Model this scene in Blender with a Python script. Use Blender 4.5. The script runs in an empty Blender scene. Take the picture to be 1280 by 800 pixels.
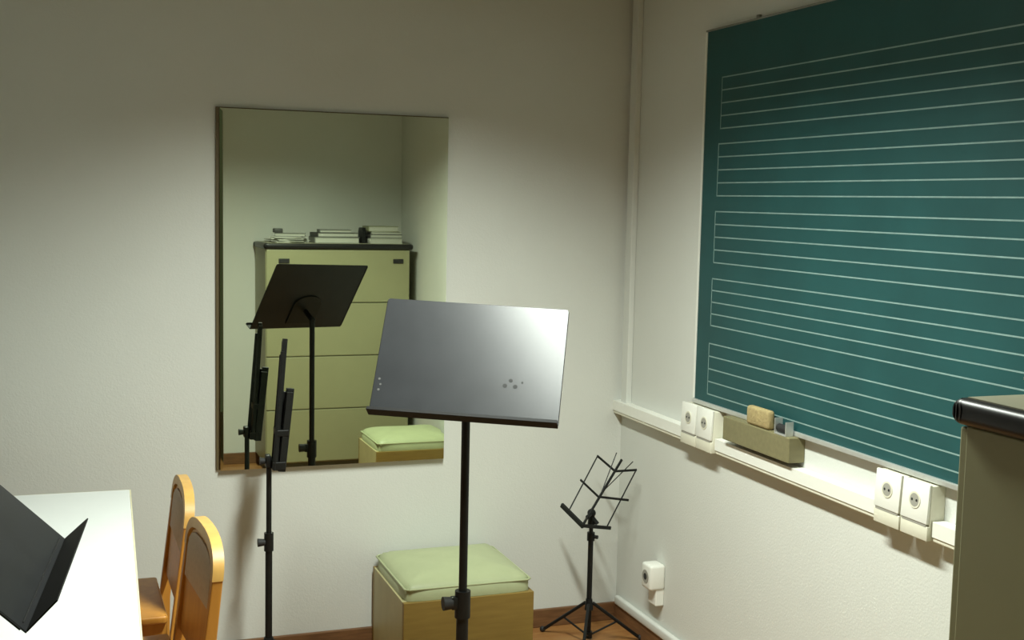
import bpy, bmesh, math, random
from mathutils import Vector, Matrix

random.seed(4)
C = bpy.context.scene.collection
scene = bpy.context.scene

# ------------------------------------------------------------------ camera
cam = bpy.data.cameras.new('camera')
cam.sensor_fit = 'HORIZONTAL'
cam.sensor_width = 36.0
cam.lens = 1506.48 / 1280.0 * 36.0
cam.clip_start = 0.02
cam_ob = bpy.data.objects.new('camera', cam)
C.objects.link(cam_ob)
yaw, pit, rol = 0.3525, 0.0977, 0.0219
fwd = Vector((math.sin(yaw) * math.cos(pit), math.cos(yaw) * math.cos(pit), -math.sin(pit)))
rgt = Vector((math.cos(yaw), -math.sin(yaw), 0))
upv = rgt.cross(fwd)
r2 = rgt * math.cos(rol) + upv * math.sin(rol)
u2 = upv * math.cos(rol) - rgt * math.sin(rol)
M = Matrix((r2, u2, -fwd)).transposed().to_4x4()
M.translation = (0, 0, 1.62)
cam_ob.matrix_world = M
scene.camera = cam_ob

# ------------------------------------------------------------------ world, exposure
w = bpy.data.worlds.new('world')
w.use_nodes = True
w.node_tree.nodes['Background'].inputs[0].default_value = (0.56, 0.64, 0.30, 1)
w.node_tree.nodes['Background'].inputs[1].default_value = 0.08
scene.world = w
scene.view_settings.view_transform = 'Standard'
scene.view_settings.look = 'None'
scene.view_settings.gamma = 1
scene.view_settings.use_curve_mapping = False
scene.view_settings.exposure = 0.0

# ------------------------------------------------------------------ room dimensions (metres)
XR, YB, XL = 1.994, 4.172, -1.60
YR = 0.79            # inner face of the rear wall piece beside the doorway
ZC = 2.48
LAMP = dict(x=0.93, y=2.54, z=2.34, length=1.05, width=0.12, power=67.0, spread=144.0, color=(0.93, 1.0, 0.905))


# ------------------------------------------------------------------ materials
def mat(name, col, rough=0.6, metal=0.0, spec=0.5, var=0.0, scale=20.0, bump=0.0, bscale=200.0, stretch=None, coat=0.0, col2=None):
    m = bpy.data.materials.new(name)
    m.use_nodes = True
    nt = m.node_tree
    b = nt.nodes['Principled BSDF']
    b.inputs['Base Color'].default_value = (*col, 1)
    b.inputs['Roughness'].default_value = rough
    b.inputs['Metallic'].default_value = metal
    b.inputs['Specular IOR Level'].default_value = spec
    b.inputs['Coat Weight'].default_value = coat
    tc = nt.nodes.new('ShaderNodeTexCoord')
    mp = nt.nodes.new('ShaderNodeMapping')
    nt.links.new(tc.outputs['Object'], mp.inputs['Vector'])
    if stretch:
        mp.inputs['Scale'].default_value = stretch
    if var > 0 or col2:
        n = nt.nodes.new('ShaderNodeTexNoise')
        n.inputs['Scale'].default_value = scale
        n.inputs['Detail'].default_value = 4
        r = nt.nodes.new('ShaderNodeValToRGB')
        c2 = col2 if col2 else tuple(c * (1 + var) for c in col)
        c1 = col if col2 else tuple(c * (1 - var) for c in col)
        r.color_ramp.elements[0].position = 0.3
        r.color_ramp.elements[1].position = 0.7
        r.color_ramp.elements[0].color = (*c1, 1)
        r.color_ramp.elements[1].color = (*c2, 1)
        nt.links.new(mp.outputs['Vector'], n.inputs['Vector'])
        nt.links.new(n.outputs['Fac'], r.inputs['Fac'])
        nt.links.new(r.outputs['Color'], b.inputs['Base Color'])
    if bump > 0:
        n2 = nt.nodes.new('ShaderNodeTexNoise')
        n2.inputs['Scale'].default_value = bscale
        n2.inputs['Detail'].default_value = 3
        bp = nt.nodes.new('ShaderNodeBump')
        bp.inputs['Strength'].default_value = bump
        bp.inputs['Distance'].default_value = 0.002
        nt.links.new(mp.outputs['Vector'], n2.inputs['Vector'])
        nt.links.new(n2.outputs['Fac'], bp.inputs['Height'])
        nt.links.new(bp.outputs['Normal'], b.inputs['Normal'])
    return m


M_wall = mat('wall_paint', (0.64, 0.65, 0.61), 0.85, spec=0.2, var=0.015, scale=3, bump=0.25, bscale=160)
M_ceil = mat('ceiling_paint', (0.62, 0.63, 0.55), 0.9, spec=0.2, var=0.02, scale=4, bump=0.2, bscale=120)
M_floor = mat('floor_wood', (0.33, 0.165, 0.055), 0.38, var=0.0, scale=6, stretch=(1.2, 9, 1), col2=(0.27, 0.115, 0.035))
M_base = mat('baseboard_wood', (0.16, 0.075, 0.030), 0.5, var=0.25, scale=8, stretch=(2, 2, 20))
M_white = mat('white_plastic', (0.80, 0.80, 0.74), 0.4, var=0.01, scale=30)
M_cream = mat('cream_plastic', (0.68, 0.66, 0.54), 0.45, var=0.03, scale=20)
M_dark = mat('dark_hole', (0.022, 0.022, 0.022), 0.6, spec=0.3)
M_slot = mat('grey_slot', (0.32, 0.31, 0.27), 0.6)
M_black = mat('black_paint', (0.008, 0.0085, 0.008), 0.45, spec=0.25, var=0.2, scale=40)
M_ledgeb = mat('black_ledge', (0.007, 0.007, 0.007), 0.6, spec=0.2, var=0.2, scale=30)
M_spot = mat('worn_grey', (0.045, 0.045, 0.043), 0.7, var=0.1, scale=60)
M_desk = mat('black_satin_desk', (0.018, 0.019, 0.021), 0.30, spec=0.24, var=0.10, scale=12, bump=0.04, bscale=500)
M_board = mat('green_board', (0.011, 0.066, 0.068), 0.55, spec=0.35, var=0.10, scale=5)
M_line = mat('board_line', (0.21, 0.32, 0.305), 0.6, var=0.12, scale=30)
M_alu = mat('aluminium', (0.62, 0.63, 0.60), 0.38, metal=0.6, var=0.04, scale=60)
M_ledge = mat('ledge_wood', (0.19, 0.17, 0.085), 0.55, var=0.08, scale=12, stretch=(1, 6, 6))
M_sponge = mat('sponge', (0.36, 0.28, 0.13), 0.9, var=0.15, scale=60, bump=0.8, bscale=140)
M_cab = mat('khaki_steel', (0.295, 0.29, 0.165), 0.45, var=0.02, scale=10)
M_rim = mat('black_nosing', (0.010, 0.0095, 0.0095), 0.38, spec=0.4, var=0.1, scale=30)
M_cabgap = mat('cabinet_gap', (0.10, 0.095, 0.06), 0.6)
M_cabtop = mat('cabinet_top_laminate', (0.32, 0.31, 0.22), 0.45, var=0.03, scale=15)
M_table = mat('white_laminate', (0.71, 0.735, 0.725), 0.35, var=0.01, scale=10)
M_tedge = mat('table_edge', (0.66, 0.62, 0.42), 0.5, var=0.04, scale=30)
M_orange = mat('orange_beech', (0.58, 0.27, 0.045), 0.42, scale=9, stretch=(3, 3, 0.6), col2=(0.47, 0.20, 0.03))
M_beech = mat('light_beech', (0.62, 0.37, 0.10), 0.42, scale=9, stretch=(3, 3, 0.6), col2=(0.52, 0.29, 0.075))
M_pad = mat('taupe_fabric', (0.58, 0.48, 0.42), 0.9, var=0.06, scale=90, bump=0.3, bscale=400)
M_box = mat('ochre_veneer', (0.28, 0.19, 0.045), 0.5, scale=7, stretch=(1, 1, 8), col2=(0.23, 0.15, 0.035))
M_boxlit = mat('ochre_lit_side', (0.44, 0.40, 0.21), 0.5, var=0.06, scale=12)  # paler copy of the ochre veneer, light on the left side put into the colour
M_cush = mat('pale_green_vinyl', (0.39, 0.43, 0.25), 0.5, var=0.04, scale=14, bump=0.15, bscale=60)
M_mback = mat('mirror_backing', (0.11, 0.080, 0.035), 0.6, var=0.1, scale=12)
M_paper = mat('paper_white', (0.46, 0.46, 0.40), 0.8, var=0.05, scale=30, stretch=(1, 1, 60))
M_grey = mat('grey_card', (0.19, 0.195, 0.17), 0.7, var=0.08, scale=30)
M_dgrey = mat('dark_card', (0.055, 0.055, 0.05), 0.6, var=0.1, scale=30)
M_olive = mat('olive_card', (0.26, 0.27, 0.16), 0.7, var=0.06, scale=30)
M_lampb = mat('lamp_enamel', (0.75, 0.75, 0.72), 0.4, var=0.01, scale=20)

M_mirror = bpy.data.materials.new('mirror_silver')
M_mirror.use_nodes = True
_b = M_mirror.node_tree.nodes['Principled BSDF']
_b.inputs['Base Color'].default_value = (0.69, 0.75, 0.60, 1)
_b.inputs['Metallic'].default_value = 1.0
_b.inputs['Roughness'].default_value = 0.012


# ------------------------------------------------------------------ mesh helpers
class MB:
    def __init__(self):
        self.bm = bmesh.new()

    def _merge(self, b2, mtx=None):
        if mtx is not None:
            bmesh.ops.transform(b2, matrix=mtx, verts=b2.verts)
        me = bpy.data.meshes.new('tmp')
        b2.to_mesh(me)
        b2.free()
        self.bm.from_mesh(me)
        bpy.data.meshes.remove(me)
        return self

    def box(self, lo, hi, bev=0.0, seg=2, mtx=None):
        b = bmesh.new()
        bmesh.ops.create_cube(b, size=1)
        for v in b.verts:
            v.co = Vector([lo[i] + (v.co[i] + 0.5) * (hi[i] - lo[i]) for i in range(3)])
        if bev > 0:
            bmesh.ops.bevel(b, geom=b.edges[:], offset=bev, segments=seg, profile=0.5, affect='EDGES')
        return self._merge(b, mtx)

    def cyl(self, p0, p1, r0, r1=None, n=16):
        p0, p1 = Vector(p0), Vector(p1)
        r1 = r0 if r1 is None else r1
        d = p1 - p0
        b = bmesh.new()
        bmesh.ops.create_cone(b, cap_ends=True, cap_tris=False, segments=n, radius1=r0, radius2=r1, depth=d.length)
        q = d.to_track_quat('Z', 'Y').to_matrix().to_4x4()
        q.translation = (p0 + p1) / 2
        return self._merge(b, q)

    def ball(self, c, r, n=14, sc=(1, 1, 1)):
        b = bmesh.new()
        bmesh.ops.create_uvsphere(b, u_segments=n, v_segments=n // 2 + 1, radius=r)
        mt = Matrix.Translation(c) @ Matrix.Diagonal((*sc, 1))
        return self._merge(b, mt)

    def tube(self, pts, r, n=10):
        pts = [Vector(p) for p in pts]
        for i in range(len(pts) - 1):
            self.cyl(pts[i], pts[i + 1], r, n=n)
            if 0 < i:
                self.ball(pts[i], r, n=8)
        return self

    def prism(self, prof, axis, a0, a1, bev=0.0, mtx=None, seg=2):
        """closed 2D profile extruded along an axis: 'x' (prof y,z), 'y' (x,z), 'z' (x,y)"""
        def put(p, a):
            if axis == 'x':
                return (a, p[0], p[1])
            if axis == 'y':
                return (p[0], a, p[1])
            return (p[0], p[1], a)
        b = bmesh.new()
        v0 = [b.verts.new(put(p, a0)) for p in prof]
        v1 = [b.verts.new(put(p, a1)) for p in prof]
        n = len(prof)
        b.faces.new(v0[::-1])
        b.faces.new(v1)
        for i in range(n):
            b.faces.new((v0[i], v0[(i + 1) % n], v1[(i + 1) % n], v1[i]))
        bmesh.ops.recalc_face_normals(b, faces=b.faces)
        if bev > 0:
            bmesh.ops.bevel(b, geom=b.edges[:], offset=bev, segments=seg, profile=0.5, affect='EDGES')
        return self._merge(b, mtx)

    def plate(self, o, u, v, wd, ht, th, rad=0.02, n=6, bev=0.001, corners=(1, 1, 1, 1)):
        """rounded plate: origin o (lower left), axes u,v, thickness th towards -u x v"""
        nn = u.cross(v).normalized()
        pts = []
        for k, (cx, cy, a0) in enumerate(((rad, rad, math.pi), (wd - rad, rad, 1.5 * math.pi), (wd - rad, ht - rad, 0), (rad, ht - rad, 0.5 * math.pi))):
            if corners[k]:
                for i in range(n + 1):
                    a = a0 + i / n * math.pi / 2
                    pts.append((cx + rad * math.cos(a), cy + rad * math.sin(a)))
            else:
                pts.append(((0, 0), (wd, 0), (wd, ht), (0, ht))[k])
        mt = Matrix((u, v, nn)).transposed().to_4x4()
        mt.translation = o
        return self.prism(pts, 'z', -th, 0, bev, mt, 1)

    def build(self, name, material, parent=None, smooth=32, loc=None):
        bmesh.ops.recalc_face_normals(self.bm, faces=self.bm.faces)
        me = bpy.data.meshes.new(name)
        self.bm.to_mesh(me)
        self.bm.free()
        me.materials.append(material)
        if smooth:
            for p in me.polygons:
                p.use_smooth = True
            me.set_sharp_from_angle(angle=math.radians(smooth))
        o = bpy.data.objects.new(name, me)
        C.objects.link(o)
        if parent is not None:
            o.parent = parent
        if loc is not None:
            o.location = loc
        return o


def tag(o, label=None, cat=None, group=None, kind=None):
    if label:
        o['label'] = label
    if cat:
        o['category'] = cat
    if group:
        o['group'] = group
    if kind:
        o['kind'] = kind
    return o


def thing(name, label, cat, loc=(0, 0, 0), rotz=0.0, group=None):
    o = bpy.data.objects.new(name, None)
    C.objects.link(o)
    o.empty_display_size = 0.1
    o.location = loc
    o.rotation_euler = (0, 0, rotz)
    return tag(o, label, cat, group)


def copy_tree(o, parent=None):
    c = o.copy()
    C.objects.link(c)
    if parent is not None:
        c.parent = parent
    for ch in list(o.children):
        copy_tree(ch, c)
    return c


def struct(name, material, lo, hi, label, bev=0.0):
    o = MB().box(lo, hi, bev).build(name, material, smooth=0)
    return tag(o, label, kind='structure')


# ------------------------------------------------------------------ the room
struct('floor', M_floor, (XL, -1.2, -0.08), (XR, YB, 0), 'orange brown wooden floor of the practice room')
struct('ceiling', M_ceil, (XL, -1.2, ZC), (XR, YB, ZC + 0.08), 'plain ceiling above the practice room')
struct('wall_back', M_wall, (XL - 0.1, YB, -0.08), (XR + 0.1, YB + 0.1, ZC + 0.08), 'off white papered back wall carrying the mirror')
struct('wall_right', M_wall, (XR, -1.2, -0.08), (XR + 0.1, YB, ZC + 0.08), 'off white papered right wall carrying the green board')
struct('wall_left', M_wall, (XL - 0.1, -1.2, -0.08), (XL, YB, ZC + 0.08), 'off white left wall beyond the table')
struct('wall_rear', M_wall, (0.86, YR - 0.1, 0), (XR, YR, ZC), 'off white rear wall seen only in the mirror')
BH = 0.07
struct('baseboard_back', M_base, (XL, YB - 0.014, 0), (XR, YB, BH), 'brown wooden baseboard along the back wall', 0.003)
struct('baseboard_right', M_base, (XR - 0.014, YR, 0), (XR, YB - 0.014, BH), 'dark brown baseboard along the right wall', 0.003)
struct('baseboard_rear', M_base, (0.86, YR, 0), (XR - 0.014, YR + 0.014, BH), 'brown baseboard along the rear wall', 0.003)

# vertical cable cover in the room corner
b = MB()
b.box((XR - 0.022, YB - 0.085, 0.868), (XR, YB - 0.035, ZC), 0.003)
tag(b.build('trim_1', M_wall, smooth=0), 'painted vertical cable cover beside the room corner', kind='structure')

# ------------------------------------------------------------------ wall mirror
mx0, mx1, mz0, mz1 = 0.471, 1.272, 0.681, 1.911
t = thing('wall_mirror', 'tall rectangular frameless mirror hanging on the back wall', 'mirror', (mx0, YB, mz0))
wd, ht = mx1 - mx0, mz1 - mz0
b = MB()
b.box((-0.009, -0.010, 0.0), (wd + 0.002, 0, ht + 0.004), 0.001)
b.build('backing_board', M_mback, t, smooth=0)
# bevelled glass, lower edge standing a few millimetres further off the wall
tilt = 0.0056
y_top, y_bot = -0.016, -0.016 - tilt * ht
bv, bd = 0.011, 0.00004
bm = bmesh.new()
out = [(0.003, 0), (wd, 0), (wd, ht), (0.003, ht)]
inn = [(0.003 + bv, bv), (wd - bv, bv), (wd - bv, ht - bv), (0.003 + bv, ht - bv)]
def gy(z):
    return y_bot + (y_top - y_bot) * z / ht
vb = [bm.verts.new((x, -0.0102, z)) for x, z in out]
vo = [bm.verts.new((x, gy(z) + bd, z)) for x, z in out]
vi = [bm.verts.new((x, gy(z), z)) for x, z in inn]
bm.faces.new(vi)
for i in range(4):
    j = (i + 1) % 4
    bm.faces.new((vo[i], vo[j], vi[j], vi[i]))
    bm.faces.new((vb[i], vb[j], vo[j], vo[i]))
bm.faces.new(vb[::-1])
mbm = MB()
mbm.bm.free()
mbm.bm = bm
g = mbm.build('mirror_glass', M_mirror, t, smooth=0)

# ------------------------------------------------------------------ music blackboard
by0, by1, bz0, bz1 = 3.567, 1.95, 0.965, 2.188      # far edge, near edge
t = thing('music_blackboard', 'large green blackboard ruled with white music staves on the right wall', 'blackboard', (XR, by0, bz0))
L, Hh = by0 - by1, bz1 - bz0
b = MB()
b.box((-0.018, -L, 0), (0, 0, Hh), 0.0)
b.build('writing_surface', M_board, t, smooth=0)
b = MB()
b.box((-0.026, -L - 0.006, -0.005), (0, 0.006, 0.009), 0.002)
b.build('bottom_rail', M_alu, t, smooth=0)
b = MB()
b.box((-0.022, -0.0005, 0.010), (0, 0.007, Hh), 0.001)
b.build('side_strip', M_white, t, smooth=0)
b = MB()
b.box((-0.022, -L - 0.007, 0.010), (0, -L + 0.0005, Hh), 0.001)
b.build('side_strip', M_white, t, smooth=0)
b = MB()
b.box((-0.022, -L - 0.007, Hh), (0, 0.007, Hh + 0.006), 0.001)
b.build('top_strip', M_grey, t, smooth=0)
b = MB()
b.box((-0.012, -0.300, Hh + 0.006), (0, -0.285, Hh + 0.018), 0.002)
b.build('hanging_clip', M_grey, t, smooth=0)
ly0 = 3.464 - by0
for k, (zt, zb) in enumerate(((2.033, 1.870), (1.821, 1.654), (1.603, 1.437), (1.384, 1.230), (1.170, 1.002))):
    b = MB()
    y0 = ly0 + (0.0, 0.007, 0.012, 0.016, 0.02)[k]
    for i in range(5):
        z = zt + (zb - zt) * i / 4 - bz0
        b.box((-0.0186, -L + 0.03, z - 0.0019), (-0.0178, y0, z + 0.0019))
    b.box((-0.0186, y0 - 0.003, zb - bz0 - 0.002), (-0.0178, y0, zt - bz0 + 0.002))
    b.build('staff', M_line, t, smooth=0)
# wooden chalk ledge on the wall below the board
b = MB()
b.box((-0.056, -0.375, 0), (0, 0, 0.0745), 0.003)
o = b.build('chalk_ledge', M_ledge, None, smooth=0, loc=(XR, 3.310, 0.885))
tag(o, 'olive wooden chalk ledge on the right wall between board and trunking', 'shelf')

# sponge and clip on the ledge
ztop = 0.9598
sp = MB()
sp.box((-0.0135, -0.062, 0), (0.0135, 0.062, 0.058), 0.010, 3)
o = sp.build('sponge', M_sponge, None, loc=(XR - 0.0415, 3.115, ztop))
tag(o, 'tan sponge lying on the chalk ledge under the board', 'sponge')
t = thing('chalk_holder', 'small grey metal chalk holder next to the tan sponge', 'chalk holder', (XR - 0.0425, 2.985, ztop))
b = MB()
b.prism([(-0.030, 0), (0.030, 0), (0.030, 0.046), (0.027, 0.046), (0.027, 0.004), (-0.027, 0.004), (-0.027, 0.042), (-0.030, 0.042)], 'x', -0.013, 0.013)
b.build('bracket', M_alu, t, smooth=0)
b = MB()
b.cyl((0.0, -0.024, 0.018), (0.0, 0.024, 0.018), 0.012, n=12)
b.build('black_roller', M_dark, t)

# ------------------------------------------------------------------ cable trunking and sockets on the right wall
t = thing('cable_trunking', 'long cream cable trunking running along the right wall under the board', 'cable duct', (XR, YB, 0.820))
for ya, yb in ((4.171, 3.602), (3.387, 2.547), (2.332, 1.250)):
    d_ = MB().box((-0.035, yb - YB, 0), (0, ya - YB, 0.047), 0.003).build('duct', M_cream, t, smooth=0)
    b = MB()
    b.prism([(-0.038, 0.012), (-0.0352, 0.012), (-0.0352, 0.0472), (-0.001, 0.0472), (-0.001, 0.0500), (-0.038, 0.0500)], 'y', yb - YB, ya - YB, 0.0006)
    b.build('duct_lid', M_white, d_, smooth=0)


def make_socket(label, y, group, first=None):
    if first:
        o = copy_tree(first)
        o.location = (XR, y, 0.820)
        o['label'] = label
        return o
    t = thing('power_socket', label, 'socket', (XR, y, 0.820), 0, group)
    hw = 0.0505
    # profile in x,z: vertical lower half, plate leaning back to the wall above
    b = MB()
    b.prism([(0, 0), (-0.050, 0), (-0.050, 0.036), (-0.044, 0.036), (-0.040, 0.136), (0, 0.136)], 'y', -hw, hw, 0.002)
    b.build('housing', M_cream, t)
    b = MB()
    b.prism([(-0.0445, 0.041), (-0.0525, 0.042), (-0.0475, 0.139), (-0.039, 0.139), (-0.0406, 0.1365)], 'y', -hw + 0.001, hw - 0.001, 0.0015)
    b.build('cover_plate', M_white, t)
    b = MB()
    b.box((-0.0505, -hw + 0.006, 0.0350), (-0.044, hw - 0.006, 0.0415))
    b.build('shadow_gap', M_slot, t, smooth=0)
    # round plug well
    c0 = Vector((-0.0499, 0, 0.0925))
    d = Vector((-0.097, 0, 0.005)).normalized()
    b = MB()
    b.cyl(c0 - d * 0.002, c0 + d * 0.0016, 0.021, n=24)
    b.build('well_rim', M_cream, t)
    b = MB()
    b.cyl(c0, c0 + d * 0.0019, 0.0165, n=24)
    w_ = b.build('plug_well', M_slot, t)
    b = MB()
    for s in (-1, 1):
        b.cyl(c0 + Vector((0, s * 0.0085, 0)), c0 + Vector((0, s * 0.0085, 0)) + d * 0.0024, 0.0035, n=10)
    b.build('pin_hole', M_dark, w_)
    return t


s0 = make_socket('far socket of the left pair, nearest the room corner', 3.548, 'double sockets on the trunking')
make_socket('white socket beside the chalk ledge, second from the room corner', 3.441, '', s0)
make_socket('left socket of the white pair near the filing cabinet', 2.493, '', s0)
make_socket('right socket of the white pair, closest to the filing cabinet', 2.386, '', s0)

# low duct above the baseboard and low socket near the corner
t = thing('floor_duct', 'narrow white cable duct lying on top of the right baseboard', 'cable duct', (XR, YB - 0.03, BH))
b = MB()
b.box((-0.022, -1.9, 0.0), (0, 0, 0.036), 0.008, 3)
b.build('duct', M_wall, t)
t = thing('corner_socket', 'small cream socket low on the right wall near the corner', 'socket', (XR, 3.80, BH + 0.052))
b = MB()
b.box((-0.034, -0.030, 0.060), (0, 0.030, 0.125), 0.004)
b.build('riser', M_white, t, smooth=0)
b = MB()
b.box((-0.062, -0.036, 0.120), (0, 0.036, 0.212), 0.010, 3)
b.build('housing', M_white, t)
b = MB()
b.cyl((-0.0615, 0, 0.166), (-0.0635, 0, 0.166), 0.024, n=24)
w_ = b.build('plug_well', M_slot, t)
b = MB()
b.cyl((-0.0632, 0, 0.166), (-0.0642, 0, 0.166), 0.012, n=16)
b.build('pin_hole', M_dark, w_)

# ------------------------------------------------------------------ filing cabinet
cx0, cx1, cy0, cy1, cz = 1.068, 1.935, YR + 0.02, 1.220, 1.384
t = thing('filing_cabinet', 'khaki steel filing cabinet with a black edged top at the right', 'cabinet', (cx0, cy0, 0))
W, Dp = cx1 - cx0, cy1 - cy0
rim = 0.035
b = MB()
b.box((0, 0, 0.075), (W, Dp, cz - rim), 0.002)
b.build('body', M_cab, t, smooth=0)
b = MB()
b.box((0.02, 0.02, 0), (W - 0.02, Dp - 0.03, 0.0745))
b.build('plinth', M_cabgap, t, smooth=0)
dh = (cz - rim - 0.080) / 4
for k in range(4):
    z0 = 0.080 + dh * k
    b = MB()
    b.box((0.004, Dp + 0.0005, z0 + 0.003), (W - 0.004, Dp + 0.016, z0 + dh - 0.003), 0.003)
    d_ = b.build('drawer', M_cab, t, smooth=0)
    if k == 3:
        for xx in (0.105, W - 0.075):
            b = MB()
            b.box((xx - 0.032, Dp + 0.0165, z0 + dh - 0.082), (xx + 0.032, Dp + 0.022, z0 + dh - 0.055), 0.003)
            b.build('handle', M_dark, d_, smooth=0)
b = MB()
prof = []
for (px, py, a0) in ((W + 0.010 - 0.012, -0.005 + 0.012, -90), (W + 0.010 - 0.012, Dp + 0.026 - 0.02, 0), (-0.010 + 0.02, Dp + 0.026 - 0.02, 90), (-0.010 + 0.012, -0.005 + 0.012, 180)):
    r_ = 0.02 if py > 0.2 else 0.012
    for i in range(6):
        a = math.radians(a0 + i * 18)
        prof.append((px + r_ * math.cos(a), py + r_ * math.sin(a)))
b.prism(prof, 'z', cz - rim, cz - 0.001, 0.012, seg=4)
tp = b.build('edge_band', M_rim, t)
tag(tp, 'black rounded edge of the cabinet top')
b = MB()
b.box((0.008, 0.010, cz - 0.004), (W - 0.008, Dp + 0.010, cz + 0.0005))
b.build('top_panel', M_cabtop, t, smooth=0)

# papers, folders and books lying on the cabinet
zt = cz + 0.0006


def stack_item(name, lo, hi, material, label, cat, rotz=0.0, group='sheet music and books on the filing cabinet', pages=True):
    """a closed book or bundle: cover plates and a page block"""
    cxm, cym = (lo[0] + hi[0]) / 2, (lo[1] + hi[1]) / 2
    t = thing(name, label, cat, (cxm, cym, lo[2]), rotz, group)
    hx, hy, h = (hi[0] - lo[0]) / 2, (hi[1] - lo[1]) / 2, hi[2] - lo[2]
    c = min(0.003, h * 0.2)
    b = MB()
    b.box((-hx, -hy, 0), (hx, hy, c))
    b.box((-hx, -hy, h - c), (hx, hy, h))
    b.box((-hx, -hy, 0), (-hx + 0.004, hy, h))
    b.build('cover', material, t, smooth=0)
    b = MB()
    b.box((-hx + 0.0045, -hy + 0.004, c), (hx - 0.005, hy - 0.004, h - c))
    b.build('pages', M_paper, t, smooth=0)
    return t


def loose_sheets(name, c, z, n, sx, sy, label, material=M_paper):
    b = MB()
    for i in range(n):
        a = random.uniform(-0.3, 0.3)
        mt = Matrix.Translation((random.uniform(-.012, .012), random.uniform(-.012, .012), i * 0.004)) @ Matrix.Rotation(a, 4, 'Z')
        b.box((-sx / 2, -sy / 2, 0), (sx / 2, sy / 2, 0.0036), mtx=mt)
    o = b.build(name, material, None, smooth=0, loc=(c[0], c[1], z))
    return tag(o, label, 'papers', 'sheet music and books on the filing cabinet')


loose_sheets('sheet_music_pile', (1.225, 1.06), zt, 9, 0.19, 0.24, 'loose pile of white sheet music at the left end of the cabinet top')
stack_item('music_book', (1.15, 0.98, zt + 0.037), (1.33, 1.14, zt + 0.056), M_grey, 'grey music book lying on the loose white sheets', 'book', 0.2)
o = MB().box((-0.025, -0.04, 0), (0.025, 0.04, 0.026), 0.005).build('pencil_case', M_dgrey, None, loc=(1.165, 1.06, zt + 0.0565))
tag(o, 'small dark pencil case on top of the grey music book', 'pencil case')
stack_item('ring_folder', (1.37, 0.94, zt), (1.64, 1.17, zt + 0.036), M_grey, 'thick grey folder at the bottom of the middle stack on the cabinet', 'folder', 0.03)
stack_item('ring_folder', (1.38, 0.95, zt + 0.0365), (1.63, 1.16, zt + 0.062), M_dgrey, 'dark folder in the middle stack between two grey ones', 'folder', -0.04)
stack_item('music_book', (1.41, 0.96, zt + 0.0625), (1.60, 1.15, zt + 0.080), M_grey, 'thin grey book on top of the middle stack', 'book', 0.10)
t = thing('book_support', 'black metal book support standing between the middle and right stacks', 'bookend', (1.673, 1.08, zt), 0, 'sheet music and books on the filing cabinet')
b = MB()
b.box((-0.016, -0.06, 0), (0.016, 0.06, 0.003), 0.0008)
b.build('foot', M_black, t, smooth=0)
b = MB()
b.prism([(-0.06, 0.0), (0.06, 0.0), (0.06, 0.07), (0.04, 0.095), (-0.04, 0.095), (-0.06, 0.07)], 'x', -0.012, 0.012, 0.003)
b.build('upright', M_black, t, smooth=0)
stack_item('music_book', (1.70, 0.93, zt), (1.905, 1.17, zt + 0.034), M_paper, 'thick white book at the bottom of the right stack', 'book')
stack_item('music_book', (1.705, 0.94, zt + 0.0345), (1.905, 1.165, zt + 0.056), M_dgrey, 'dark covered book in the right stack on the white one', 'book', 0.02)
stack_item('music_book', (1.71, 0.95, zt + 0.0565), (1.90, 1.16, zt + 0.072), M_paper, 'thin white book in the right stack below the olive one', 'book', -0.03)
stack_item('music_book', (1.70, 0.95, zt + 0.0725), (1.885, 1.16, zt + 0.104), M_olive, 'olive book lying on top of the right stack', 'book', 0.05)

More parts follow.
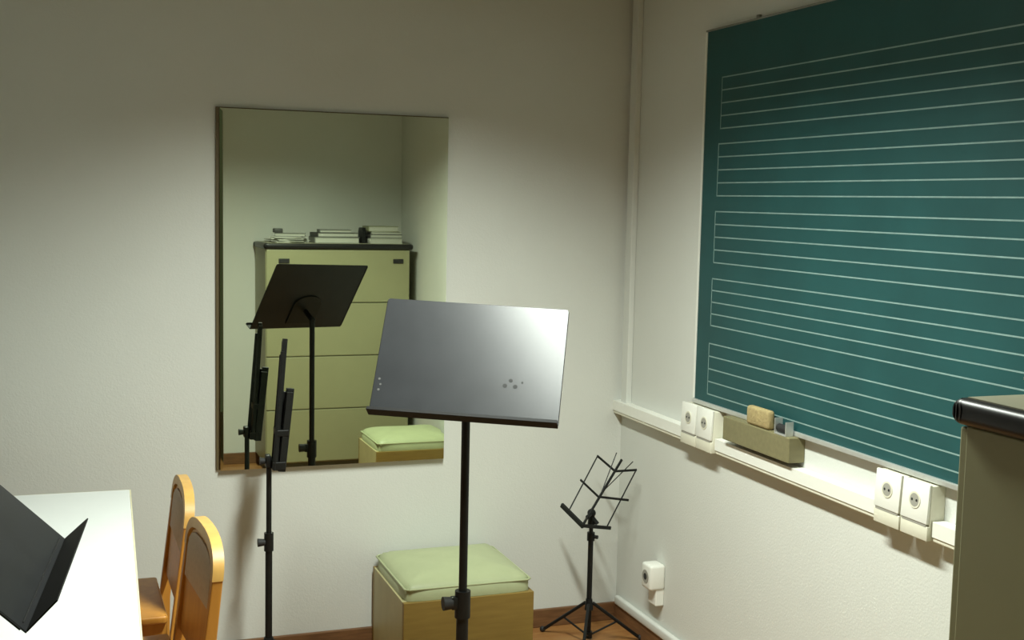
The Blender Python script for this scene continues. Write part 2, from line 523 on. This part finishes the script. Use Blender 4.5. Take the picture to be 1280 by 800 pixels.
# ------------------------------------------------------------------ storage stools
def make_stool(label, loc, rotz=0.0):
    t = thing('storage_stool', label, 'stool', loc, rotz, 'box stools with pale green cushions')
    w, d, h, th = 0.458, 0.430, 0.300, 0.018
    z0 = 0.012
    b = MB().box((0, 0, z0), (w, th, h), 0.002)
    b.build('side_panel', M_box, t, smooth=0)
    b = MB().box((0, d - th, z0), (w, d, h), 0.002)
    b.build('side_panel', M_box, t, smooth=0)
    b = MB().box((0.0, th + 0.0006, z0), (th, d - th - 0.0006, h), 0.002)
    b.build('side_panel', M_boxlit, t, smooth=0)  # left panel, coloured lighter as the lit side
    b = MB().box((w - th, th + 0.0006, z0), (w, d - th - 0.0006, h), 0.002)
    b.build('side_panel', M_box, t, smooth=0)
    b = MB().box((th + 0.001, th + 0.001, z0), (w - th - 0.001, d - th - 0.001, z0 + 0.015))
    b.build('bottom_panel', M_box, t, smooth=0)
    for sx in (0.03, w - 0.03):
        for sy in (0.03, d - 0.03):
            MB().cyl((sx, sy, 0), (sx, sy, z0), 0.015, n=12).build('foot', M_dark, t)
    # puffed cushion: subdivided pillow, wider at the middle, sunk into the box rim
    bm = bmesh.new()
    N = 18
    rows = []
    def top(u, v):
        e = 1 - max(abs(u), abs(v)) ** 6
        return e
    ins = 0.006
    gridt, gridb = {}, {}
    for i in range(N + 1):
        for j in range(N + 1):
            u, v = 2 * i / N - 1, 2 * j / N - 1
            su = math.copysign(abs(u) ** 0.85, u)
            sv = math.copysign(abs(v) ** 0.85, v)
            rx, ry = w / 2 - ins, d / 2 - ins
            k = 1 - 0.045 * (abs(su) * abs(sv)) ** 6
            x, y = w / 2 + su * rx * k, d / 2 + sv * ry * k
            m = max(abs(su), abs(sv))
            hz = 0.016 * (1 - m ** 9) + 0.030 * (1 - m ** 2)
            hz += 0.0022 * math.sin(7 * u + 3 * v) * (1 - m)
            gridt[i, j] = bm.verts.new((x, y, h + 0.040 + hz))
            gridb[i, j] = None
    for i in range(N):
        for j in range(N):
            bm.faces.new((gridt[i, j], gridt[i + 1, j], gridt[i + 1, j + 1], gridt[i, j + 1]))
    ring = [(i, 0) for i in range(N)] + [(N, j) for j in range(N)] + [(N - i, N) for i in range(N)] + [(0, N - j) for j in range(N)]
    low = [bm.verts.new((gridt[k].co.x, gridt[k].co.y, h + 0.0008)) for k in ring]
    for a in range(len(ring)):
        c = (a + 1) % len(ring)
        bm.faces.new((gridt[ring[a]], low[a], low[c], gridt[ring[c]]))
    bm.faces.new(low)
    m = MB()
    m.bm.free()
    m.bm = bm
    cu = m.build('cushion', M_cush, t, smooth=60)
    pts = [(v.x, v.y, h + 0.0405) for v in [gridt_co for gridt_co in [Vector((0.008 + (w - 0.016) * px, 0.008 + (d - 0.016) * py, 0)) for px, py in ((0.03, 0), (0.97, 0), (1, 0.03), (1, 0.97), (0.97, 1), (0.03, 1), (0, 0.97), (0, 0.03), (0.03, 0))]]]
    MB().tube(pts, 0.0035, 8).build('piping', M_cush, cu)
    return t


st = make_stool('ochre box stool with a pale green cushion by the back wall behind the stands', (1.013, YB - 0.02 - 0.430, 0))
st2 = copy_tree(st)
st2.location = (1.520, 1.69, 0)
st2['label'] = 'second box stool beside the right wall, seen only in the mirror'


# ------------------------------------------------------------------ music stands
def tripod(t, name, z_hub, radius, angles, r=0.007, z_low=None, foot=True):
    for a in angles:
        a = math.radians(a)
        d = Vector((math.cos(a), math.sin(a), 0))
        b = MB()
        b.box((-0.009, -0.004, -0.5), (0.009, 0.004, 0.5), 0.0)
        b = MB()
        p0, p1 = d * 0.016 + Vector((0, 0, z_hub)), d * radius + Vector((0, 0, 0.010))
        b.cyl(p0, p1, r, n=10)
        l = b.build('leg', M_black, t)
        MB().ball(d * (radius + 0.003) + Vector((0, 0, 0.0115)), 0.011, 10).build('rubber_foot', M_dark, l)
        if z_low is not None:
            k = 0.52
            b = MB()
            b.cyl(d * 0.012 + Vector((0, 0, z_low)), p0.lerp(p1, k), r * 0.6, n=8)
            b.build('brace', M_black, t)


def desk_parts(t, base, P0, u, v, n, wd, ht, lip, lip_up=0.010, rad=0.018, cut=0.0):
    """panel with ledge; P0 = lower left in world, base = stand base in world, n = the reading side"""
    o = P0 - base
    b = MB()
    b.plate(o, u, v, wd, ht, 0.003, rad, corners=(0, 0, 1, 1))
    d = b.build('desk_panel', M_desk, t)
    b = MB()
    # ledge: plate from the panel's lower edge along n
    mt = Matrix((u, n, u.cross(n))).transposed().to_4x4()
    mt.translation = o + n * 0.0005
    b.prism([(0, 0), (wd, 0), (wd - cut, lip), (0, lip)], 'z', -0.0025, 0, 0.0005, mt, 1)
    if lip_up:
        b.plate(o + n * (lip - 0.0025), u, v, wd, lip_up, 0.0025, 0.003)
    b.build('ledge', M_ledgeb, d)
    # folded stiffening edges on both sides, behind the panel
    for s in (0.0015, wd - 0.0015):
        q = o + u * s - n * 0.003
        MB().tube([q + v * 0.01, q + v * (ht - rad)], 0.0025, 6).build('stiffening_edge', M_black, d)
    return d


# --- main stand in the middle of the room
base = Vector((0.996, 3.050, 0))
t = thing('orchestra_stand', 'tall black music stand with a wide shiny desk in the middle', 'music stand', base, 0, 'black music stands')
cx, cy, cz_, yw, tl, rl, wd, ht = 0.947, 2.931, 1.052, -0.441, 0.570, -0.039, 0.497, 0.345
u_ = Vector((math.cos(yw), math.sin(yw), 0))
bk = Vector((-math.sin(yw), math.cos(yw), 0))
v_ = Vector((0, 0, 1)) * math.cos(tl) + bk * math.sin(tl)
U = u_ * math.cos(rl) + v_ * math.sin(rl)
V = v_ * math.cos(rl) - u_ * math.sin(rl)
N = U.cross(V)
P0 = Vector((cx, cy, cz_)) - U * wd / 2
dk = desk_parts(t, base, P0, U, V, N, wd, ht, 0.036, rad=0.008)
# bracket on the back of the desk
cen = P0 + U * wd * 0.5 + V * 0.10 - base
b = MB()
pts = [(-0.075, -0.07), (0.075, -0.07)] + [(0.075 * math.cos(math.radians(a)), 0.03 + 0.05 * math.sin(math.radians(a))) for a in range(0, 181, 20)]
mt = Matrix((U, V, N)).transposed().to_4x4()
mt.translation = cen - N * 0.0036
b.prism(pts, 'z', -0.006, 0, 0.001, mt, 1)
b.build('bracket_plate', M_black, dk)
# a few worn spots on the reading side
b = MB()
for (a, c, r) in ((0.728, 0.36, 0.0055), (0.700, 0.315, 0.0060), (0.755, 0.312, 0.0060), (0.79, 0.35, 0.003)):
    q = P0 + U * wd * a + V * ht * c - base
    b.cyl(q + N * 0.0001, q + N * 0.0004, r, n=12)
b.build('dark_stain', M_ledgeb, dk)
b = MB()
for (a, c, r) in ((0.028, 0.30, 0.0035), (0.032, 0.21, 0.0035), (0.038, 0.255, 0.003)):
    q = P0 + U * wd * a + V * ht * c - base
    b.cyl(q + N * 0.0001, q + N * 0.0004, r, n=12)
b.build('worn_spot', M_spot, dk)
b = MB()
topz = cen.z - 0.03
b.cyl((0, 0, 0.50), (0, 0, topz), 0.0115, n=20)
b.build('upper_pole', M_black, t)
b = MB()
b.cyl((0, 0, topz - 0.01), cen - N * 0.014, 0.011, n=14)
b.ball((0, 0, topz - 0.01), 0.014, 12)
b.build('tilt_joint', M_black, t)
b = MB()
b.cyl((0, 0, 0.10), (0, 0, 0.535), 0.0165, n=20)
b.build('lower_pole', M_black, t)
b = MB()
b.cyl((0, 0, 0.485), (0, 0, 0.560), 0.0215, n=20)
b.box((-0.034, -0.012, 0.510), (-0.012, 0.012, 0.545), 0.004)
cl = b.build('clutch', M_black, t)
b = MB()
b.cyl((-0.030, 0, 0.528), (-0.056, 0, 0.528), 0.0165, 0.019, n=14)
b.build('knob', M_dark, cl)
b = MB()
b.cyl((0, 0, 0.095), (0, 0, 0.16), 0.024, n=16)
b.build('hub', M_black, t)
tripod(t, 'leg', 0.13, 0.29, (80, 200, 320), 0.009)

# --- slim wire stand with its desk folded up, before the mirror
def flat_bar(b, p, q, w, th):
    p, q = Vector(p), Vector(q)
    d = q - p
    mt = d.to_track_quat('Z', 'X').to_matrix().to_4x4()
    mt.translation = p
    b.box((-w / 2, -th / 2, -w * 0.3), (w / 2, th / 2, d.length + w * 0.3), 0.0008, 1, mt)


base = Vector((0.599, 3.889, 0))
t = thing('wire_music_stand', 'slim black wire stand with its desk folded up in front of the mirror', 'music stand', base, 0, 'black music stands')
# bundle of folded cross bars, tall ones leaning to the right
for (x0, y0, x1, y1, z1) in ((0.612, 3.850, 0.640, 3.865, 1.120), (0.616, 3.872, 0.648, 3.880, 1.160), (0.622, 3.894, 0.647, 3.893, 1.150), (0.617, 3.914, 0.642, 3.905, 1.105)):
    b = MB()
    flat_bar(b, Vector((x0, y0, 0.745)) - base, Vector((x1, y1, z1)) - base, 0.014, 0.012)
    b.build('cross_bar', M_black, t)
for (x0, y0, x1, y1, z1) in ((0.634, 3.856, 0.660, 3.860, 0.985), (0.640, 3.884, 0.666, 3.886, 0.994), (0.634, 3.912, 0.658, 3.908, 0.980)):
    b = MB()
    flat_bar(b, Vector((x0, y0, 0.742)) - base, Vector((x1, y1, z1)) - base, 0.023, 0.018)
    b.build('ledge_bar', M_black, t)
MB().box((0.006, -0.045, 0.740), (0.048, 0.032, 0.768), 0.003).build('desk_clasp', M_black, t, smooth=0)
MB().box((0.018, -0.042, 0.850), (0.058, 0.030, 0.872), 0.003).build('desk_clasp', M_black, t, smooth=0)
b = MB()
b.cyl((0, 0, 0.50), (0, 0, 0.77), 0.0088, n=16)
b.build('upper_pole', M_black, t)
b = MB()
b.box((-0.012, -0.018, 0.745), (0.0055, 0.018, 0.785), 0.004)
j = b.build('tilt_joint', M_black, t)
MB().cyl((-0.010, 0, 0.765), (-0.030, 0, 0.765), 0.009, 0.012, n=12).build('knob', M_dark, j)
b = MB()
b.cyl((0, 0, 0.10), (0, 0, 0.515), 0.0115, n=16)
b.build('lower_pole', M_black, t)
b = MB()
b.cyl((0, 0, 0.465), (0, 0, 0.525), 0.0155, n=16)
cl = b.build('clutch', M_black, t)
MB().cyl((-0.012, 0, 0.494), (-0.036, 0, 0.494), 0.011, 0.014, n=12).build('knob', M_dark, cl)
b = MB()
b.cyl((0, 0, 0.13), (0, 0, 0.172), 0.026, 0.015, n=16)
b.build('hub', M_black, t)
tripod(t, 'leg', 0.155, 0.25, (-90, 30, 150), 0.008, 0.05)

# --- desk in the left foreground
base = Vector((-0.215, 2.09, 0))
t = thing('orchestra_stand', 'black music stand with its desk slanting before the white table at left', 'music stand', base, 0, 'black music stands')
far, near = Vector((-0.0145, 2.348, 0.975)), Vector((-0.0665, 1.853, 0.975))
U = (far - near).normalized()
hn = Vector((U.y, -U.x, 0))                    # horizontal, to the right
T = math.radians(46)
V = (Vector((0, 0, 1)) * math.cos(T) - hn * math.sin(T)).normalized()
N = U.cross(V)
P0 = near.copy()
wd, ht = (far - near).length, 0.345
dk = desk_parts(t, base, P0, U, V, N, wd, ht, 0.062, 0, cut=0.03)
# shallow fold line above the ledge
b = MB()
q = P0 - base + V * 0.012 + N * 0.0008
b.tube([q + U * 0.02, q + U * (wd - 0.02)], 0.0012, 6)
b.build('fold_line', M_black, dk)
c3 = P0 + U * wd * 0.5 + V * 0.14 - base
b = MB()
mt = Matrix((U, V, N)).transposed().to_4x4()
mt.translation = c3 - N * 0.0036
b.prism([(-0.07, -0.07), (0.07, -0.07), (0.07, 0.05), (-0.07, 0.05)], 'z', -0.006, 0, 0.001, mt, 1)
b.build('bracket_plate', M_black, dk)
b = MB()
b.cyl((0, 0, 0.50), (0, 0, 0.93), 0.0115, n=16)
b.build('upper_pole', M_black, t)
b = MB()
b.cyl((0, 0, 0.925), c3 - N * 0.014, 0.011, n=12)
b.build('tilt_joint', M_black, t)
b = MB()
b.cyl((0, 0, 0.10), (0, 0, 0.535), 0.0165, n=16)
b.build('lower_pole', M_black, t)
b = MB()
b.cyl((0, 0, 0.485), (0, 0, 0.555), 0.0215, n=16)
cl = b.build('clutch', M_black, t)
MB().cyl((-0.018, 0, 0.52), (-0.05, 0, 0.52), 0.015, 0.018, n=12).build('knob', M_dark, cl)
b = MB()
b.cyl((0, 0, 0.095), (0, 0, 0.16), 0.024, n=16)
b.build('hub', M_black, t)
tripod(t, 'leg', 0.13, 0.26, (200, 320, 260), 0.009)

# --- folding wire stand in the corner
base = Vector((1.774, 3.937, 0))
t = thing('wire_music_stand', 'small folding black wire music stand near the room corner', 'music stand', base, 0, 'black music stands')


def W3(x, y, z):
    return Vector((x, y, z)) - base


S = {'sb': W3(1.714, 3.88, .469), 'sm': W3(1.787, 3.91, .563), 'sj': W3(1.865, 3.94, .646), 'st': W3(1.894, 3.95, .684),
     'lb': W3(1.676, 3.98, .520), 'lm': W3(1.755, 4.00, .606), 'lt': W3(1.829, 4.02, .688),
     'rb': W3(1.831, 3.90, .447), 'rm': W3(1.911, 3.92, .540), 'rt': W3(1.950, 3.94, .646)}


for nm, a, c, w_ in (('cross_bar', 'lt', 'sj', .0085), ('cross_bar', 'sj', 'rt', .0085), ('cross_bar', 'lm', 'sm', .0085), ('cross_bar', 'sm', 'rm', .0085)):
    b = MB()
    flat_bar(b, S[a], S[c], w_, 0.004)
    b.build(nm, M_black, t)
for a, c in (('lb', 'sb'), ('sb', 'rb')):
    b = MB()
    flat_bar(b, S[a], S[c], 0.017 if a == 'lb' else 0.012, 0.010)
    b.build('ledge_bar', M_black, t)
b = MB()
flat_bar(b, S['sb'], S['st'], 0.009, 0.006)
b.build('spine', M_black, t)
lb2 = S['lb'].lerp(S['sb'], 0.3)
rb2 = S['rb'].lerp(S['sb'], 0.12)
for p, q in ((lb2, S['lt']), (rb2, S['rt'])):
    b = MB()
    b.tube([p, q], 0.0026, 8)
    b.build('side_wire', M_black, t)
for p, q in ((S['sm'].lerp(S['sj'], 0.2), W3(1.879, 3.962, .710)), (S['sm'].lerp(S['sj'], 0.1), W3(1.948, 3.965, .672))):
    b = MB()
    b.tube([p, q], 0.0019, 6)
    b.build('page_holder', M_black, t)
b = MB()
b.cyl((0, 0, 0.400), (0, 0, 0.470), 0.0075, n=12)
b.build('upper_pole', M_black, t)
b = MB()
b.cyl((0, 0, 0.455), (0, 0, 0.505), 0.014, 0.011, n=14)
b.ball((0, 0, 0.497), 0.016, 12)
b.cyl((0, 0, 0.495), S['sb'].lerp(S['sm'], 0.30), 0.007, n=8)
b.cyl((0, 0, 0.485), (0.016, -0.02, 0.46), 0.008, n=8)
b.build('tilt_joint', M_black, t)
b = MB()
b.cyl((0, 0, 0.03), (0, 0, 0.420), 0.0098, n=14)
b.build('lower_pole', M_black, t)
b = MB()
b.cyl((0, 0, 0.395), (0, 0, 0.425), 0.0145, n=14)
cl = b.build('clutch', M_black, t)
MB().cyl((0.010, -0.010, 0.41), (0.019, -0.019, 0.41), 0.007, n=10).build('knob', M_dark, cl)
b = MB()
b.cyl((0, 0, 0.135), (0, 0, 0.175), 0.0165, 0.012, n=14)
b.build('hub', M_black, t)
b = MB()
b.cyl((0, 0, 0.028), (0, 0, 0.052), 0.015, n=14)
b.build('brace_collar', M_black, t)
tripod(t, 'leg', 0.158, 0.205, (122, -3, 240), 0.0062, 0.04)

# ------------------------------------------------------------------ table
ta = math.radians(1.6)
t = thing('white_table', 'white laminate table in the left foreground', 'table', (0.159, 3.746, 0), -ta)
TL, TW, TZ = 1.36, 0.85, 0.73
b = MB().box((-TW, -TL, TZ - 0.020), (0, 0, TZ), 0.002)
b.build('table_top', M_table, t, smooth=0)
for lo, hi in (((0.0002, -TL, TZ - 0.020), (0.004, 0, TZ - 0.0008)), ((-TW, 0.0002, TZ - 0.020), (0.004, 0.004, TZ - 0.0008)), ((-TW, -TL - 0.004, TZ - 0.020), (0.004, -TL - 0.0002, TZ - 0.0008))):
    MB().box(lo, hi, 0.001).build('edge_strip', M_tedge, t, smooth=0)
for sx in (-TW + 0.06, -0.33):
    for sy in (-TL + 0.06, -0.06):
        l = MB().box((sx - 0.02, sy - 0.02, 0.012), (sx + 0.02, sy + 0.02, TZ - 0.0205), 0.003).build('leg', M_grey, t, smooth=0)
        MB().cyl((sx, sy, 0), (sx, sy, 0.0125), 0.02, n=12).build('foot', M_dark, l)
for sy in (-TL + 0.06, -0.06):
    MB().box((-TW + 0.081, sy - 0.012, TZ - 0.07), (-0.351, sy + 0.012, TZ - 0.0205)).build('apron', M_grey, t, smooth=0)


# ------------------------------------------------------------------ chairs: facing -x, backrest at x = 0
def make_chair(label, loc, rotz):
    t = thing('wooden_chair', label, 'chair', loc, rotz, 'wooden chairs pushed in at the table')
    hw = 0.185
    lean = 0.105                                    # x per z above the seat
    zs = 0.455
    def sx(z):
        return max(0.0, (z - 0.40) * lean)
    # seat
    prof = []
    w2, dep = 0.185, 0.36
    for (px, py, a0) in ((-0.024 - 0.01, -w2 + 0.01, -90), (-0.024 - 0.01, w2 - 0.01, 0), (-dep + 0.05, w2 - 0.05, 90), (-dep + 0.05, -w2 + 0.05, 180)):
        r_ = 0.01 if px > -0.2 else 0.05
        for i in range(6):
            a = math.radians(a0 + i * 18)
            prof.append((px + r_ * math.cos(a), py + r_ * math.sin(a)))
    b = MB()
    b.prism(prof, 'z', zs - 0.018, zs + 0.004, 0.006, seg=3)
    b.build('seat', M_orange, t)
    for y in (-0.15, 0.15):
        MB().box((-0.29, y - 0.010, zs - 0.060), (-0.024, y + 0.010, zs - 0.0185), 0.002).build('seat_rail', M_orange, t, smooth=0)
    # rear uprights = legs + posts, leaning back above the seat
    for s in (-1, 1):
        y = s * (hw - 0.014)
        b = MB()
        b.prism([(-0.022, 0.0), (0.006, 0.0), (0.014, 0.40), (0.014 + sx(0.705), 0.705), (-0.012 + sx(0.705), 0.705), (-0.018, 0.40)], 'y', y - 0.012, y + 0.012, 0.003)
        b.build('post', M_orange, t, smooth=0)
        b = MB()
        yf = s * (0.165)
        b.cyl((-0.318, yf, 0), (-0.312, yf * 0.96, zs - 0.0185), 0.013, 0.017, n=14)
        b.build('leg', M_orange, t)
    # arched top of light wood, bent in a half round between the posts
    n = 18
    bm = bmesh.new()
    ring = []
    zc, ra, rz = 0.703, hw, 0.096
    for i in range(n + 1):
        a = math.pi * i / n
        ca, sa = math.cos(a), math.sin(a)
        e = 0.78
        yy = math.copysign(abs(ca) ** e, ca)
        zz = abs(sa) ** e
        sec = []
        for (k, xo) in ((1, -0.013), (1, 0.014), (0, 0.014), (0, -0.013)):
            rr = ra if k else ra - 0.026
            r3 = rz if k else rz - 0.026
            z = zc + zz * r3
            sec.append(bm.verts.new((sx(z) + xo, yy * rr, z)))
        ring.append(sec)
    for i in range(n):
        for k in range(4):
            bm.faces.new((ring[i][k], ring[i][(k + 1) % 4], ring[i + 1][(k + 1) % 4], ring[i + 1][k]))
    bm.faces.new(ring[0])
    bm.faces.new(ring[-1][::-1])
    m = MB()
    m.bm.free()
    m.bm = bm
    m.build('top_rail', M_beech, t, smooth=40)
    # backrest board with a fabric pad
    mt = Matrix(((lean, 0, 1, 0), (0, 1, 0, 0), (1, 0, -lean, 0), (0, 0, 0, 1)))
    def ypts(z0, z1, hwid, arch):
        p = [(-hwid, z0), (hwid, z0)]
        for i in range(9):
            a = math.pi * i / 8
            ca, sa = math.cos(a), math.sin(a)
            p.append((math.copysign(abs(ca) ** 0.78, ca) * hwid, z1 + abs(sa) ** 0.78 * arch))
        return p
    def lean_prism(pts, x0, x1, bev):
        b = MB()
        b.prism(pts, 'x', x0, x1, bev)
        for v in b.bm.verts:
            v.co.x += sx(v.co.z)
        return b
    lean_prism(ypts(0.475, 0.70, hw - 0.0285, 0.068), -0.006, 0.006, 0.0).build('backrest', M_orange, t, smooth=0)
    lean_prism(ypts(0.625, 0.70, hw - 0.036, 0.060), -0.011, -0.0063, 0.002).build('back_pad', M_pad, t)
    return t


ch = make_chair('wooden chair with arched back nearest the viewer at the table', (0.272, 3.045, 0), math.radians(5.0))
c2 = copy_tree(ch)
c2.location = (0.262, 3.545, 0)
c2.rotation_euler = (0, 0, math.radians(1.0))
c2['label'] = 'wooden chair with arched back behind the nearer one by the back wall'

# ------------------------------------------------------------------ louvred ceiling lamp (above the frame)
t = thing('ceiling_lamp', 'long louvred fluorescent lamp on the ceiling above the frame', 'lamp', (LAMP['x'], LAMP['y'], LAMP['z']))
hl, hw = LAMP['length'] / 2 + 0.04, LAMP['width'] / 2 + 0.03
b = MB()
b.box((-hw, -hl, 0.03), (hw, hl, ZC - LAMP['z'] - 0.0005), 0.0)
b.build('housing', M_lampb, t, smooth=0)
b = MB()
for s in (-1, 1):
    b.box((s * hw - 0.004, -hl, -0.02), (s * hw + 0.004, hl, 0.0295))
    b.box((-hw + 0.0045, s * hl - 0.004, -0.02), (hw - 0.0045, s * hl + 0.004, 0.0295))
b.build('louvre_frame', M_lampb, t, smooth=0)
ld = bpy.data.lights.new('lamp_tube', 'AREA')
ld.shape = 'RECTANGLE'
ld.size = LAMP['width']
ld.size_y = LAMP['length']
ld.energy = LAMP['power']
ld.color = LAMP['color']
ld.spread = math.radians(LAMP['spread'])
lo = bpy.data.objects.new('lamp_tube', ld)
C.objects.link(lo)
lo.parent = t
lo.location = (0, 0, 0.025)
